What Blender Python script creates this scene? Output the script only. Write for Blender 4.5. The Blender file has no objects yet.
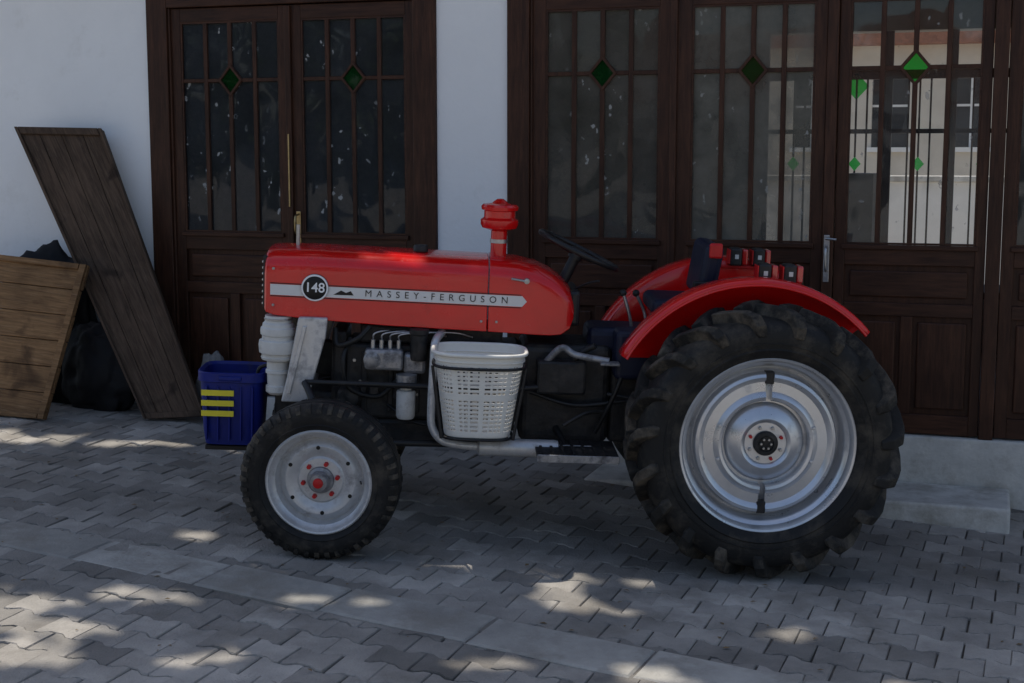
import bpy, math, random
from mathutils import Vector, Matrix, noise
random.seed(7)
R=math.radians
scene=bpy.context.scene
SL=.040

# ------------------------------------------------------------ helpers
def zg(x,y):
    return -SL*(max(-15,min(15,x))-1.27)+0.04*(max(-6,min(14,y))-7)

def finish(o,parent=None,loc=None,rot=None):
    bpy.context.collection.objects.link(o)
    if parent: o.parent=parent
    if loc is not None: o.location=loc
    if rot is not None: o.rotation_euler=rot
    return o

def empty(name,loc=(0,0,0),rot=(0,0,0),parent=None):
    e=bpy.data.objects.new(name,None); e.empty_display_size=.2
    return finish(e,parent,loc,rot)

def mesh(name,v,f,mat=None,parent=None,loc=None,rot=None,smooth=None,bevel=0,seg=2,solid=0):
    m=bpy.data.meshes.new(name); m.from_pydata([tuple(p) for p in v],[],f); m.update()
    if mat: m.materials.append(mat)
    if smooth is not None:
        for p in m.polygons: p.use_smooth=True
        m.set_sharp_from_angle(angle=R(smooth))
    o=bpy.data.objects.new(name,m); finish(o,parent,loc,rot)
    if solid:
        s=o.modifiers.new('s','SOLIDIFY'); s.thickness=solid; s.offset=0
    if bevel:
        b=o.modifiers.new('b','BEVEL'); b.width=bevel; b.segments=seg; b.limit_method='ANGLE'; b.angle_limit=R(40)
        b.harden_normals=False
    return o

BF=[(0,3,2,1),(4,5,6,7),(0,1,5,4),(1,2,6,5),(2,3,7,6),(3,0,4,7)]
def bverts(x0,x1,y0,y1,z0,z1):
    return [(x0,y0,z0),(x1,y0,z0),(x1,y1,z0),(x0,y1,z0),(x0,y0,z1),(x1,y0,z1),(x1,y1,z1),(x0,y1,z1)]
def box(name,x0,x1,y0,y1,z0,z1,mat,parent=None,bevel=.004,seg=2):
    cx,cy,cz=(x0+x1)/2,(y0+y1)/2,(z0+z1)/2
    v=bverts(x0-cx,x1-cx,y0-cy,y1-cy,z0-cz,z1-cz)
    return mesh(name,v,BF,mat,parent,loc=(cx,cy,cz),bevel=bevel,seg=seg)
class MB:
    def __init__(s): s.v=[];s.f=[]
    def add(s,v,f):
        n=len(s.v); s.v+= [tuple(p) for p in v]; s.f+=[tuple(i+n for i in q) for q in f]
    def box(s,*a): s.add(bverts(*a),BF)
    def make(s,name,mat,parent=None,**k): return mesh(name,s.v,s.f,mat,parent,**k)

def prism(name,pts,y0,y1,mat,parent=None,bevel=.006,**k):
    n=len(pts)
    v=[(x,y0,z) for x,z in pts]+[(x,y1,z) for x,z in pts]
    f=[tuple(range(n)),tuple(range(2*n-1,n-1,-1))]+[(i,i+n,(i+1)%n+n,(i+1)%n) for i in range(n)]
    return mesh(name,v,f,mat,parent,bevel=bevel,**k)

def tubedata(pts,r,n=12,closed=False):
    pts=[Vector(p) for p in pts]; v=[];f=[]
    m=len(pts); up=None
    for i,p in enumerate(pts):
        if closed: t=(pts[(i+1)%m]-pts[i-1]).normalized()
        else: t=(pts[min(i+1,m-1)]-pts[max(i-1,0)]).normalized()
        if up is None:
            a=Vector((0,0,1)) if abs(t.z)<.9 else Vector((0,1,0))
            up=(a-t*a.dot(t)).normalized()
        else: up=(up-t*up.dot(t)).normalized()
        s=t.cross(up); rr=r[i] if isinstance(r,(list,tuple)) else r
        for k in range(n):
            a=2*math.pi*k/n; v.append(p+up*math.cos(a)*rr+s*math.sin(a)*rr)
    rng=m if closed else m-1
    for i in range(rng):
        j=(i+1)%m
        for k in range(n):
            f.append((i*n+k,i*n+(k+1)%n,j*n+(k+1)%n,j*n+k))
    if not closed:
        f.append(tuple(range(n-1,-1,-1))); f.append(tuple(range((m-1)*n,m*n)))
    return v,f
def tube(name,pts,r,mat,parent=None,n=12,closed=False,**k):
    v,f=tubedata(pts,r,n,closed); return mesh(name,v,f,mat,parent,smooth=50,**k)
def smoothpath(pts,n=8):
    P=[Vector(p) for p in pts]; P=[P[0]*2-P[1]]+P+[P[-1]*2-P[-2]]; out=[]
    for i in range(1,len(P)-2):
        for k in range(n):
            t=k/n; a,b,c,d=P[i-1:i+3]
            out.append(.5*((2*b)+(c-a)*t+(2*a-5*b+4*c-d)*t*t+(3*b-a-3*c+d)*t**3))
    out.append(P[-2]); return out

def lathe(name,prof,mat,parent=None,loc=None,n=64,a0=0,a1=2*math.pi,closedprof=False,smooth=35,axis='y'):
    full=abs(a1-a0-2*math.pi)<1e-6; m=len(prof); v=[];f=[]
    cnt=n if full else n+1
    for i in range(cnt):
        a=a0+(a1-a0)*i/n
        for r,y in prof:
            if axis=='y': v.append((r*math.cos(a),y,r*math.sin(a)))
            else: v.append((r*math.cos(a),r*math.sin(a),y))
    pm=m if closedprof else m-1
    for i in range(n):
        j=(i+1)%cnt
        for k in range(pm):
            l=(k+1)%m; f.append((i*m+k,i*m+l,j*m+l,j*m+k))
    if not full and closedprof:
        f.append(tuple(range(m))); f.append(tuple(range(n*m+m-1,n*m-1,-1)))
    o=mesh(name,v,f,mat,parent,loc=loc,smooth=smooth)
    import bmesh
    bm=bmesh.new(); bm.from_mesh(o.data); bmesh.ops.recalc_face_normals(bm,faces=bm.faces); bm.to_mesh(o.data); bm.free()
    return o

# ------------------------------------------------------------ materials
def nodes(name):
    m=bpy.data.materials.new(name); m.use_nodes=True; nt=m.node_tree; nt.nodes.clear()
    out=nt.nodes.new('ShaderNodeOutputMaterial'); return m,nt,out
def N(nt,t,**k):
    n=nt.nodes.new(t)
    for a,b in k.items():
        if a in n.inputs: n.inputs[a].default_value=b
        else: setattr(n,a,b)
    return n
def ramp(nt,src,stops):
    r=nt.nodes.new('ShaderNodeValToRGB'); cr=r.color_ramp
    while len(cr.elements)<len(stops): cr.elements.new(.5)
    for e,(p,c) in zip(cr.elements,stops):
        e.position=p; e.color=(c[0],c[1],c[2],1) if isinstance(c,(tuple,list)) else (c,c,c,1)
    nt.links.new(src,r.inputs[0]); return r.outputs[0]
def mixc(nt,fac,a,b,mode='MIX'):
    m=nt.nodes.new('ShaderNodeMix'); m.data_type='RGBA'; m.blend_type=mode
    for s,i in ((fac,0),(a,6),(b,7)):
        if hasattr(s,'links'): nt.links.new(s,m.inputs[i])
        elif isinstance(s,(int,float)): m.inputs[i].default_value=s
        else: m.inputs[i].default_value=(s[0],s[1],s[2],1)
    return m.outputs[2]
def pmat(name,col,rough=.5,metal=0,coat=0,var=.15,scale=6,bump=0,bscale=60,dirt=None,attr=None,spec=.5):
    m,nt,out=nodes(name); b=N(nt,'ShaderNodeBsdfPrincipled',Metallic=metal); L=nt.links.new
    b.inputs['Coat Weight'].default_value=coat; b.inputs['Specular IOR Level'].default_value=spec
    tc=nt.nodes.new('ShaderNodeTexCoord'); vec=tc.outputs['Object']
    n1=N(nt,'ShaderNodeTexNoise',Scale=scale,Detail=8,Roughness=.65); L(vec,n1.inputs['Vector'])
    lo=tuple(c*(1-var) for c in col); hi=tuple(min(1,c*(1+var)) for c in col)
    c=ramp(nt,n1.outputs[0],[(.3,lo),(.7,hi)])
    if attr:
        a=nt.nodes.new('ShaderNodeAttribute'); a.attribute_name=attr
        g=ramp(nt,a.outputs['Fac'],[(0,.5),(1,1.4)])
        c=mixc(nt,1.0,c,g,'MULTIPLY')
        n6=N(nt,'ShaderNodeTexNoise',Scale=.7,Detail=5,Roughness=.6); L(vec,n6.inputs['Vector'])
        c=mixc(nt,1.0,c,ramp(nt,n6.outputs[0],[(.3,.72),(.7,1.2)]),'MULTIPLY')
    rr=ramp(nt,n1.outputs[0],[(.3,max(0,rough-.08)),(.7,min(1,rough+.08))])
    if dirt:
        dc,da,ds=dirt
        n2=N(nt,'ShaderNodeTexNoise',Scale=ds,Detail=10,Roughness=.7); L(vec,n2.inputs['Vector'])
        k=ramp(nt,n2.outputs[0],[(.62-da*.35,0),(.75-da*.25,min(1,.4+da))])
        c=mixc(nt,k,c,dc); rr=mixc(nt,k,rr,(.8,.8,.8))
        if metal>0:
            inv=ramp(nt,k,[(0,metal),(1,0)]); L(inv,b.inputs['Metallic'])
    L(c,b.inputs['Base Color']); L(rr,b.inputs['Roughness'])
    if bump:
        n3=N(nt,'ShaderNodeTexNoise',Scale=bscale,Detail=6); L(vec,n3.inputs['Vector'])
        bp=N(nt,'ShaderNodeBump',Strength=bump,Distance=.01); L(n3.outputs[0],bp.inputs['Height']); L(bp.outputs[0],b.inputs['Normal'])
    L(b.outputs[0],out.inputs[0]); return m

def glassmat(name,dirt,dcol,tint=(.75,.8,.78),speck=.5,ior=1.55,gr=.03):
    m,nt,out=nodes(name); L=nt.links.new
    tc=nt.nodes.new('ShaderNodeTexCoord'); v=tc.outputs['Object']
    tr=N(nt,'ShaderNodeBsdfTransparent'); tr.inputs[0].default_value=(*tint,1)
    gl=N(nt,'ShaderNodeBsdfGlossy',Roughness=gr)
    nn=N(nt,'ShaderNodeTexNoise',Scale=2.5,Detail=1); L(v,nn.inputs['Vector'])
    bp=N(nt,'ShaderNodeBump',Strength=.25,Distance=.03); L(nn.outputs[0],bp.inputs['Height']); L(bp.outputs[0],gl.inputs['Normal'])
    fr=N(nt,'ShaderNodeFresnel',IOR=ior)
    m1=nt.nodes.new('ShaderNodeMixShader'); L(fr.outputs[0],m1.inputs[0]); L(tr.outputs[0],m1.inputs[1]); L(gl.outputs[0],m1.inputs[2])
    n2=N(nt,'ShaderNodeTexNoise',Scale=3.0,Detail=9,Roughness=.7); L(v,n2.inputs['Vector'])
    d0=ramp(nt,n2.outputs[0],[(.35,dirt*.6),(.7,min(1,dirt*1.3))])
    mp=nt.nodes.new('ShaderNodeMapping'); mp.inputs['Scale'].default_value=(1,1,.55); L(v,mp.inputs[0])
    nd=N(nt,'ShaderNodeTexNoise',Scale=14.0,Detail=3); L(v,nd.inputs['Vector'])
    av=nt.nodes.new('ShaderNodeVectorMath'); av.operation='MULTIPLY_ADD'; av.inputs[1].default_value=(.09,.09,.09); L(nd.outputs['Color'],av.inputs[0]); L(mp.outputs[0],av.inputs[2])
    vo=N(nt,'ShaderNodeTexVoronoi',Scale=15.0); L(av.outputs[0],vo.inputs['Vector'])
    n4=N(nt,'ShaderNodeTexNoise',Scale=40.0,Detail=5); L(v,n4.inputs['Vector'])
    ad=nt.nodes.new('ShaderNodeMath'); ad.operation='MULTIPLY_ADD'; ad.inputs[1].default_value=.6
    L(n4.outputs[0],ad.inputs[0]); L(vo.outputs['Distance'],ad.inputs[2])
    s=ramp(nt,ad.outputs[0],[(.40,1),(.48,0)])
    n5=N(nt,'ShaderNodeTexNoise',Scale=1.9,Detail=2); L(v,n5.inputs['Vector'])
    g=ramp(nt,n5.outputs[0],[(.44,0),(.56,speck)])
    sp=mixc(nt,1.0,s,g,'MULTIPLY')
    fac=mixc(nt,1.0,d0,sp,'ADD')
    dc=mixc(nt,sp,dcol,(.42,.42,.40))
    df=nt.nodes.new('ShaderNodeBsdfDiffuse'); L(dc,df.inputs[0])
    m2=nt.nodes.new('ShaderNodeMixShader'); L(fac,m2.inputs[0]); L(m1.outputs[0],m2.inputs[1]); L(df.outputs[0],m2.inputs[2])
    L(m2.outputs[0],out.inputs[0]); return m

def wood(name,c1,c2,stretch,rough=.55,scale=5,bump=.25,pale=None,spec=.5):
    m,nt,out=nodes(name); b=N(nt,'ShaderNodeBsdfPrincipled',Roughness=rough); L=nt.links.new
    b.inputs['Specular IOR Level'].default_value=spec
    tc=nt.nodes.new('ShaderNodeTexCoord'); mp=nt.nodes.new('ShaderNodeMapping'); mp.inputs['Scale'].default_value=stretch
    oi=nt.nodes.new('ShaderNodeObjectInfo'); 
    ad=nt.nodes.new('ShaderNodeVectorMath'); ad.operation='ADD'; L(tc.outputs['Object'],ad.inputs[0])
    ml=nt.nodes.new('ShaderNodeMath'); ml.operation='MULTIPLY'; ml.inputs[1].default_value=7.; L(oi.outputs['Random'],ml.inputs[0]); L(ml.outputs[0],ad.inputs[1])
    L(ad.outputs[0],mp.inputs[0])
    n1=N(nt,'ShaderNodeTexNoise',Scale=scale,Detail=10,Roughness=.7,Distortion=.4); L(mp.outputs[0],n1.inputs['Vector'])
    c=ramp(nt,n1.outputs[0],[(.28,c1),(.72,c2)])
    n2=N(nt,'ShaderNodeTexNoise',Scale=1.6,Detail=8,Roughness=.6); L(ad.outputs[0],n2.inputs['Vector'])
    sh=ramp(nt,n2.outputs[0],[(.3,.6),(.7,1.25)]); c=mixc(nt,1.0,c,sh,'MULTIPLY')
    if pale:
        n3=N(nt,'ShaderNodeTexNoise',Scale=6,Detail=10,Roughness=.75); L(mp.outputs[0],n3.inputs['Vector'])
        c=mixc(nt,ramp(nt,n3.outputs[0],[(.55,0),(.75,.7)]),c,pale)
        n7=N(nt,'ShaderNodeTexNoise',Scale=3.2,Detail=4,Distortion=.6); L(ad.outputs[0],n7.inputs['Vector'])
        c=mixc(nt,ramp(nt,n7.outputs[0],[(.60,0),(.70,.75)]),c,tuple(k*.55 for k in c1))
    L(c,b.inputs['Base Color'])
    bp=N(nt,'ShaderNodeBump',Strength=bump,Distance=.006); L(n1.outputs[0],bp.inputs['Height']); L(bp.outputs[0],b.inputs['Normal'])
    L(b.outputs[0],out.inputs[0]); return m

M={}
M['plaster']=pmat('white_plaster',(.88,.88,.875),.85,var=.03,scale=1.5,bump=.3,bscale=30,dirt=((.70,.69,.66),.10,1.6),spec=.2)
M['plinth']=pmat('concrete_plinth',(.58,.56,.51),.9,var=.18,scale=4,bump=.5,bscale=30,dirt=((.30,.27,.22),.36,3))
M['doorv']=wood('dark_stained_wood',(.022,.008,.005),(.088,.036,.019),(9,9,.8),.45,spec=.22)
M['doorh']=wood('dark_stained_wood_rail',(.022,.008,.005),(.088,.036,.019),(.8,9,9),.45,spec=.22)
M['g_dark']=glassmat('dirty_glass_dark',.55,(.055,.060,.066),speck=.85)
M['g_dusty']=glassmat('dusty_glass',.72,(.115,.105,.088),speck=.75)
M['g_dusty2']=glassmat('dusty_glass_pale',.74,(.165,.155,.13),speck=.55,tint=(.6,.6,.58))
M['g_clear']=glassmat('clear_glass',.12,(.30,.29,.27),tint=(.95,.96,.96),speck=.5)
M['g_green']=glassmat('green_glass',.12,(.02,.15,.04),tint=(.04,.75,.12),speck=0)
M['g_green_d']=glassmat('green_glass_dusty',.6,(.006,.05,.012),tint=(.02,.25,.05),speck=0)
M['brass']=pmat('aged_brass',(.45,.33,.16),.4,.9,var=.3,scale=20)
M['steel']=pmat('worn_steel',(.42,.42,.42),.4,.9,var=.3,scale=20)
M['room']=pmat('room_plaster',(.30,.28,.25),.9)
M['floor']=pmat('room_floor',(.12,.1,.09),.6)
M['tiles']=pmat('roof_tile',(.28,.12,.07),.85,var=.35,scale=9)
M['ground']=pmat('stone_ground',(.36,.335,.295),.95,var=.3,scale=3,bump=.4,bscale=40)
M['paver']=pmat('concrete_paver',(.315,.292,.262),.8,var=.28,scale=3.2,bump=.7,bscale=90,dirt=((.17,.15,.125),.33,1.3),attr='tone',spec=.35)
M['joint']=pmat('joint_sand',(.09,.082,.07),.95,var=.4,scale=8,bump=.5,bscale=60)
M['slab']=pmat('pale_kerb_slab',(.43,.41,.37),.8,var=.2,scale=5,bump=.5,bscale=60,dirt=((.22,.20,.17),.40,3),attr='tone')
M['red']=pmat('red_enamel',(.66,.006,.006),.22,coat=.45,var=.10,scale=4,dirt=((.30,.015,.012),.08,9),spec=.4)
M['red2']=pmat('red_enamel_dull',(.50,.008,.010),.4,coat=.1,var=.2,scale=5,dirt=((.10,.03,.025),.18,5),spec=.35)
M['silver']=pmat('silver_paint',(.60,.61,.63),.32,.7,var=.12,scale=5,dirt=((.25,.23,.21),.14,7))
M['silver2']=pmat('silver_paint_worn',(.58,.58,.58),.42,.45,var=.2,scale=9,dirt=((.16,.13,.11),.30,9))
M['cream']=pmat('grey_white_paint',(.60,.59,.56),.5,.0,var=.12,scale=9,dirt=((.20,.17,.14),.24,8))
M['black']=pmat('black_paint',(.014,.014,.015),.42,var=.3,scale=9,dirt=((.06,.05,.042),.22,6),spec=.35)
M['engine']=pmat('oily_cast_iron',(.026,.026,.027),.5,.3,var=.5,scale=14,bump=.4,bscale=30,dirt=((.075,.062,.05),.35,9),spec=.35)
M['alu']=pmat('cast_aluminium',(.32,.32,.33),.45,.7,var=.3,scale=20,dirt=((.06,.05,.045),.4,12))
M['tyre']=pmat('tyre_rubber',(.014,.0135,.013),.6,var=.3,scale=8,bump=.2,bscale=80,dirt=((.085,.072,.056),.38,5),spec=.25)
M['lug']=pmat('tyre_tread_rubber',(.018,.017,.0155),.65,var=.35,scale=9,bump=.35,bscale=60,dirt=((.13,.108,.082),.46,6),spec=.25)
M['plastic_w']=pmat('white_plastic',(.76,.74,.68),.5,var=.08,scale=6,dirt=((.42,.38,.31),.15,6))
M['blue']=pmat('blue_plastic',(.006,.016,.17),.42,var=.2,scale=6,dirt=((.04,.04,.06),.15,7),spec=.3)
M['yellow']=pmat('yellow_tape',(.80,.66,.03),.5,var=.1)
M['navy']=pmat('navy_vinyl',(.008,.011,.03),.5,var=.3,spec=.3)
M['stripe']=pmat('silver_decal',(.66,.66,.66),.4,.1,var=.06)
M['ink']=pmat('black_decal',(.010,.010,.010),.4,var=.05,spec=.3)
M['whited']=pmat('white_decal',(.85,.85,.85),.4,var=.03)
M['lamp']=pmat('lamp_lens',(.5,.01,.01),.15,coat=1,var=.05)
M['hose']=pmat('rubber_hose',(.015,.015,.015),.5,var=.2,spec=.3)
M['tarp_shade']=pmat('tarp_and_gap_shade',(.009,.009,.010),.6,var=.3,scale=5,bump=.5,bscale=12,spec=.25)  # cloth colour, also used to blacken the shaded gap between the boards
M['sack']=pmat('grey_sack',(.20,.19,.18),.8,var=.25,scale=9,bump=.5,bscale=25)
M['plank1']=wood('weathered_plank',(.034,.019,.011),(.15,.097,.064),(14,.9,14),.7,4,.6,pale=(.22,.165,.12),spec=.25)
M['plank2']=wood('old_pine_plank',(.11,.052,.02),(.40,.22,.095),(.9,14,14),.65,4,.6,pale=(.42,.27,.15),spec=.25)
M['bark']=pmat('bark',(.12,.095,.07),.9,var=.4,scale=6,bump=.8,bscale=18)
M['leaf']=pmat('foliage',(.05,.095,.022),.6,var=.45,scale=3)
M['dry']=pmat('dry_leaf',(.17,.11,.05),.8,var=.4,scale=30)
M['house']=pmat('pale_render',(.78,.76,.72),.9,var=.06,scale=2)
M['ochre']=pmat('ochre_render',(.62,.55,.45),.9,var=.08,scale=2)

# ------------------------------------------------------------ ground
xs=[-400,-15,15,400]; ys=[-400,-6,14,400]
v=[(x,y,zg(x,y)-.022) for y in ys for x in xs]
f=[(j*4+i,j*4+i+1,(j+1)*4+i+1,(j+1)*4+i) for j in range(3) for i in range(3)]
mesh('ground',v,f,M['ground'])

# interlocking double-T pavers, one mesh
ang=R(-21); e1=Vector((math.cos(ang),math.sin(ang))); e2=Vector((-math.sin(ang),math.cos(ang)))
shape=[(.1,-.1),(.1,.1),(.07,.1),(.03,.07),(-.03,.07),(-.07,.1),(-.1,.1),(-.1,-.1),(-.07,-.1),(-.03,-.07),(.03,-.07),(.07,-.1)]
V=[];F=[];T=[]
def wallY(x): return 8.5-.3346*(x-2.71)
for j in range(-80,90):
    for i in range(-70,70):
        c=e1*(i*.2+(.1 if j%2 else 0))+e2*(j*.17)+Vector((0,7))
        if not(-8<c.x<5.8 and 1.0<c.y<wallY(c.x)+.12): continue
        jit=Vector((random.gauss(0,.0018),random.gauss(0,.0018))); dz=random.gauss(0,.002)+.010*noise.noise(Vector((c.x*.9,c.y*.9,0)))
        ta,tb=random.gauss(0,.018),random.gauss(0,.018); ra=random.gauss(0,.010)
        b0=len(V); wear=random.uniform(.925,.955)
        for sc,dd in ((wear,0),(.975,-.006),(.975,-.035)):
            for (a,b) in shape:
                a2=a-b*ra; b2=b+a*ra
                if dd==0: a2+=random.gauss(0,.0012); b2+=random.gauss(0,.0012)
                p=c+jit+e1*(a2*sc)+e2*(b2*sc)
                V.append((p.x,p.y,zg(p.x,p.y)+dz+a*ta+b*tb+dd))
        F.append(tuple(range(b0,b0+12)))
        for k in range(12):
            l=(k+1)%12
            F.append((b0+k,b0+12+k,b0+12+l,b0+l)); F.append((b0+12+k,b0+24+k,b0+24+l,b0+12+l))
        t=min(1,max(0,.5+random.gauss(0,.15)+.5*noise.noise(Vector((c.x*1.3,c.y*1.3,4)))))
        T+=[t]*25
b0=len(V)
for x,y in ((-8,1),(5.8,1),(5.8,7.45),(-8,12.08)): V.append((x,y,zg(x,y)-.013))
F.append((b0,b0+1,b0+2,b0+3)); T.append(.3)
o=mesh('pavement',V,F,M['paver']); o.data.materials.append(M['joint']); o.data.polygons[-1].material_index=1
at=o.data.attributes.new('tone','FLOAT','FACE'); at.data.foreach_set('value',T)

# pale kerb slabs laid across the paving
ang2=R(-24.5); d=Vector((math.cos(ang2),math.sin(ang2))); q=Vector((-d.y,d.x)); base=Vector((-.46,6.2))
V=[];F=[];T=[]
k=-6.6
while k<6.5:
    L=random.uniform(.62,.78); w=.165
    dzs=random.gauss(.009,.003); o_=random.gauss(0,.012); tl_=random.gauss(0,.012); b0=len(V)
    for ins,dd in ((.010,0),(0,-.009),(0,-.04)):
        for (a,b) in ((k+.006+ins,-w+ins),(k+L-.006-ins,-w+ins),(k+L-.006-ins,w-ins),(k+.006+ins,w-ins)):
            p=base+d*a+q*(b+o_); V.append((p.x,p.y,zg(p.x,p.y)+dzs+dd+abs(tl_)*abs(a-k-L/2)))
    F.append((b0,b0+1,b0+2,b0+3))
    for m_ in range(4):
        l=(m_+1)%4; F.append((b0+m_,b0+4+m_,b0+4+l,b0+l)); F.append((b0+4+m_,b0+8+m_,b0+8+l,b0+4+l))
    T+=[min(1,max(0,random.gauss(.5,.15)))]*9
    k+=L
o=mesh('kerb_slabs',V,F,M['slab'])
at=o.data.attributes.new('tone','FLOAT','FACE'); at.data.foreach_set('value',T)

# litter of small dry leaves
V=[];F=[]
for i in range(320):
    x=random.uniform(-5,4); y=random.uniform(4.5,min(9.8,wallY(x)-.1)); 
    a=random.uniform(0,6.28); s=random.uniform(.007,.020); z=zg(x,y)+.008
    b0=len(V)
    for (u,w_,h) in ((-1,0,0),(0,-.5,.3),(1.1,0,.1),(0,.5,.35)):
        V.append((x+s*(u*math.cos(a)-w_*math.sin(a)),y+s*(u*math.sin(a)+w_*math.cos(a)),z+s*h*random.random()))
    F.append((b0,b0+1,b0+2,b0+3))
mesh('fallen_leaves',V,F,M['dry'])

# ------------------------------------------------------------ building
B=empty('shop_building',(2.71,8.5,0),(0,0,R(-18.5)))
ZT=3.28; ZB=.40; HT=3.62
box('wall_left',-12,-5.577,0,.3,-.6,HT,M['plaster'],B,bevel=.006)
box('wall_pier',-3.386,-2.886,0,.3,ZB+.0,ZT,M['plaster'],B,bevel=.006)
box('wall_pier_base',-3.386,-2.886,.0,.3,-.6,ZB,M['plaster'],B,bevel=0)
box('wall_right',1.27,6,0,.3,-.6,HT,M['plaster'],B,bevel=.006)
box('wall_lintel',-5.577,1.27,0,.3,ZT,HT,M['plaster'],B,bevel=.0)
box('plinth_doors',-2.886,1.27,-.03,.3,-.6,ZB,M['plinth'],B,bevel=.012)
box('plinth_doors_2',-5.577,-3.386,-.03,.3,-.6,ZB,M['plinth'],B,bevel=.012)
box('door_step',-2.2,.31,-.57,-.032,-.4,.115,M['plinth'],B,bevel=.018,seg=3)
def fr(a,b,z0,z1,n,y0=-.022,y1=.12): return box(n,a,b,y0,y1,z0,z1,M['doorv'] if (z1-z0)>(b-a) else M['doorh'],B,bevel=.006)
fr(-5.577,-5.413,ZB,ZT,'frame_jamb_1'); fr(-3.55,-3.386,ZB,ZT,'frame_jamb_2'); fr(-5.413,-3.55,3.13,ZT,'frame_head_1')
fr(-2.886,-2.734,ZB,ZT,'frame_jamb_3'); fr(1.12,1.27,ZB,ZT,'frame_jamb_4'); 
fr(-.842,-.775,ZB,3.13,'frame_post_1'); fr(.117,.20,ZB,3.13,'frame_post_2'); fr(-2.734,1.12,3.13,ZT,'frame_head_2')
for a in (-5.413,-2.734): fr(a,a+.018,ZB,3.13,'frame_bead',-.006,.1)

def leaf(s0,s1,g0,g1,gm,gg):
    s0+=.003; s1-=.003; y0,y1=.012,.062
    E=empty('door_leaf',(0,0,0),parent=B)
    def bx(n,a,b,z0,z1,ya=y0,yb=y1,m=None,bev=.004):
        box(n,a,b,ya,yb,z0,z1,m or (M['doorv'] if (z1-z0)>(b-a) else M['doorh']),E,bevel=bev)
    bx('stile_left',s0,g0,ZB+.01,3.125); bx('stile_right',g1,s1,ZB+.01,3.125)
    bx('rail_top',g0,g1,3.03,3.125); bx('rail_mid',g0,g1,1.44,1.56); bx('rail_low',g0,g1,1.13,1.21); bx('rail_bottom',g0,g1,ZB+.01,.53)
    bx('sill_bead',g0-.02,g1+.02,1.535,1.565,-.008,y0-.002)
    mid=(g0+g1)/2
    bx('muntin_panel',mid-.035,mid+.035,.53,1.13)
    bx('panel_back',g0,g1,.53,1.44,.04,.05,bev=0)
    bx('panel_raised',g0+.035,g1-.035,1.245,1.405,.022,.039,M['doorh'],.012)
    bx('panel_raised',g0+.03,mid-.065,.565,1.095,.022,.039,M['doorv'],.012)
    bx('panel_raised',mid+.065,g1-.03,.565,1.095,.022,.039,M['doorv'],.012)
    zc=2.625; w=g1-g0; hx,hz=.072,.085; b=.015
    mb=MB()
    for k in (1,3):
        x=g0+w*k/4; mb.box(x-b,x+b,.018,.05,1.56,3.03)
    mb.box(mid-b,mid+b,.018,.05,1.56,zc-hz-.01); mb.box(mid-b,mid+b,.018,.05,zc+hz+.01,3.03)
    for a,c in ((g0,g0+w/4-b),(g0+w/4+b,mid-hx-.012),(mid+hx+.012,g0+3*w/4-b),(g0+3*w/4+b,g1)):
        mb.box(a,c,.020,.048,zc-.013,zc+.013)
    o1=[(mid-hx-.024,zc),(mid,zc-hz-.028),(mid+hx+.024,zc),(mid,zc+hz+.028)]
    i1=[(mid-hx,zc),(mid,zc-hz),(mid+hx,zc),(mid,zc+hz)]
    vv=[(x,.014,z) for x,z in o1]+[(x,.014,z) for x,z in i1]+[(x,.054,z) for x,z in o1]+[(x,.054,z) for x,z in i1]
    ff=[]
    for k in range(4):
        l=(k+1)%4; ff+=[(k,l,4+l,4+k),(8+l,8+k,12+k,12+l),(l,k,8+k,8+l),(4+k,4+l,12+l,12+k)]
    mb.add(vv,ff)
    mb.make('glazing_bars',M['doorv'],E,bevel=.002,seg=1)
    mb=MB(); mb.box(g0,g0+.012,.016,.03,1.56,3.03); mb.box(g1-.012,g1,.016,.03,1.56,3.03)
    mb.box(g0+.012,g1-.012,.016,.03,1.565,1.577); mb.box(g0+.012,g1-.012,.016,.03,3.018,3.03); mb.make('glass_beads',M['doorh'],E)
    for k in range(4):
        a=g0+w*k/4; c=a+w/4
        for z0,z1 in ((1.56,zc),(zc,3.03)):
            t=random.gauss(0,.0025); u=random.gauss(0,.0018)
            mesh('pane',[(a,.034+t,z0),(c,.034-t+u,z0),(c,.034-t-u,z1),(a,.034+t-u,z1)],[(0,1,2,3)],gm,E)
    mesh('diamond_pane',[(mid-hx,.026,zc),(mid,.026,zc-hz),(mid+hx,.026,zc),(mid,.026,zc+hz)],[(0,1,2,3)],gg,E)
leaf(-5.413,-4.483,-5.324,-4.555,M['g_dark'],M['g_green_d'])
leaf(-4.475,-3.55,-4.385,-3.615,M['g_dark'],M['g_green_d'])
leaf(-2.734,-1.79,-2.631,-1.881,M['g_dusty'],M['g_green_d'])
leaf(-1.783,-.842,-1.676,-.915,M['g_dusty2'],M['g_green_d'])
leaf(-.775,.117,-.708,.055,M['g_clear'],M['g_green'])
leaf(.20,1.12,.275,1.045,M['g_clear'],M['g_green'])
box('cover_strip',-4.50,-4.455,-.012,.010,ZB+.02,3.12,M['doorv'],B,bevel=.006)
box('cover_strip_2',-1.81,-1.765,-.012,.010,ZB+.02,3.12,M['doorv'],B,bevel=.006)
box('lock_plate',-4.44,-4.405,.002,.010,1.5,1.72,M['brass'],B,bevel=.003)
tube('door_pull',smoothpath([(-4.42,.0,1.56),(-4.42,-.05,1.58),(-4.42,-.05,1.68),(-4.42,.0,1.70)]),.007,M['brass'],B)
box('lock_plate_2',-.83,-.795,-.030,-.024,1.33,1.62,M['steel'],B,bevel=.003)
tube('door_pull_2',smoothpath([(-.812,-.03,1.40),(-.812,-.075,1.42),(-.812,-.075,1.53),(-.812,-.03,1.55)]),.008,M['steel'],B)
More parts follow.
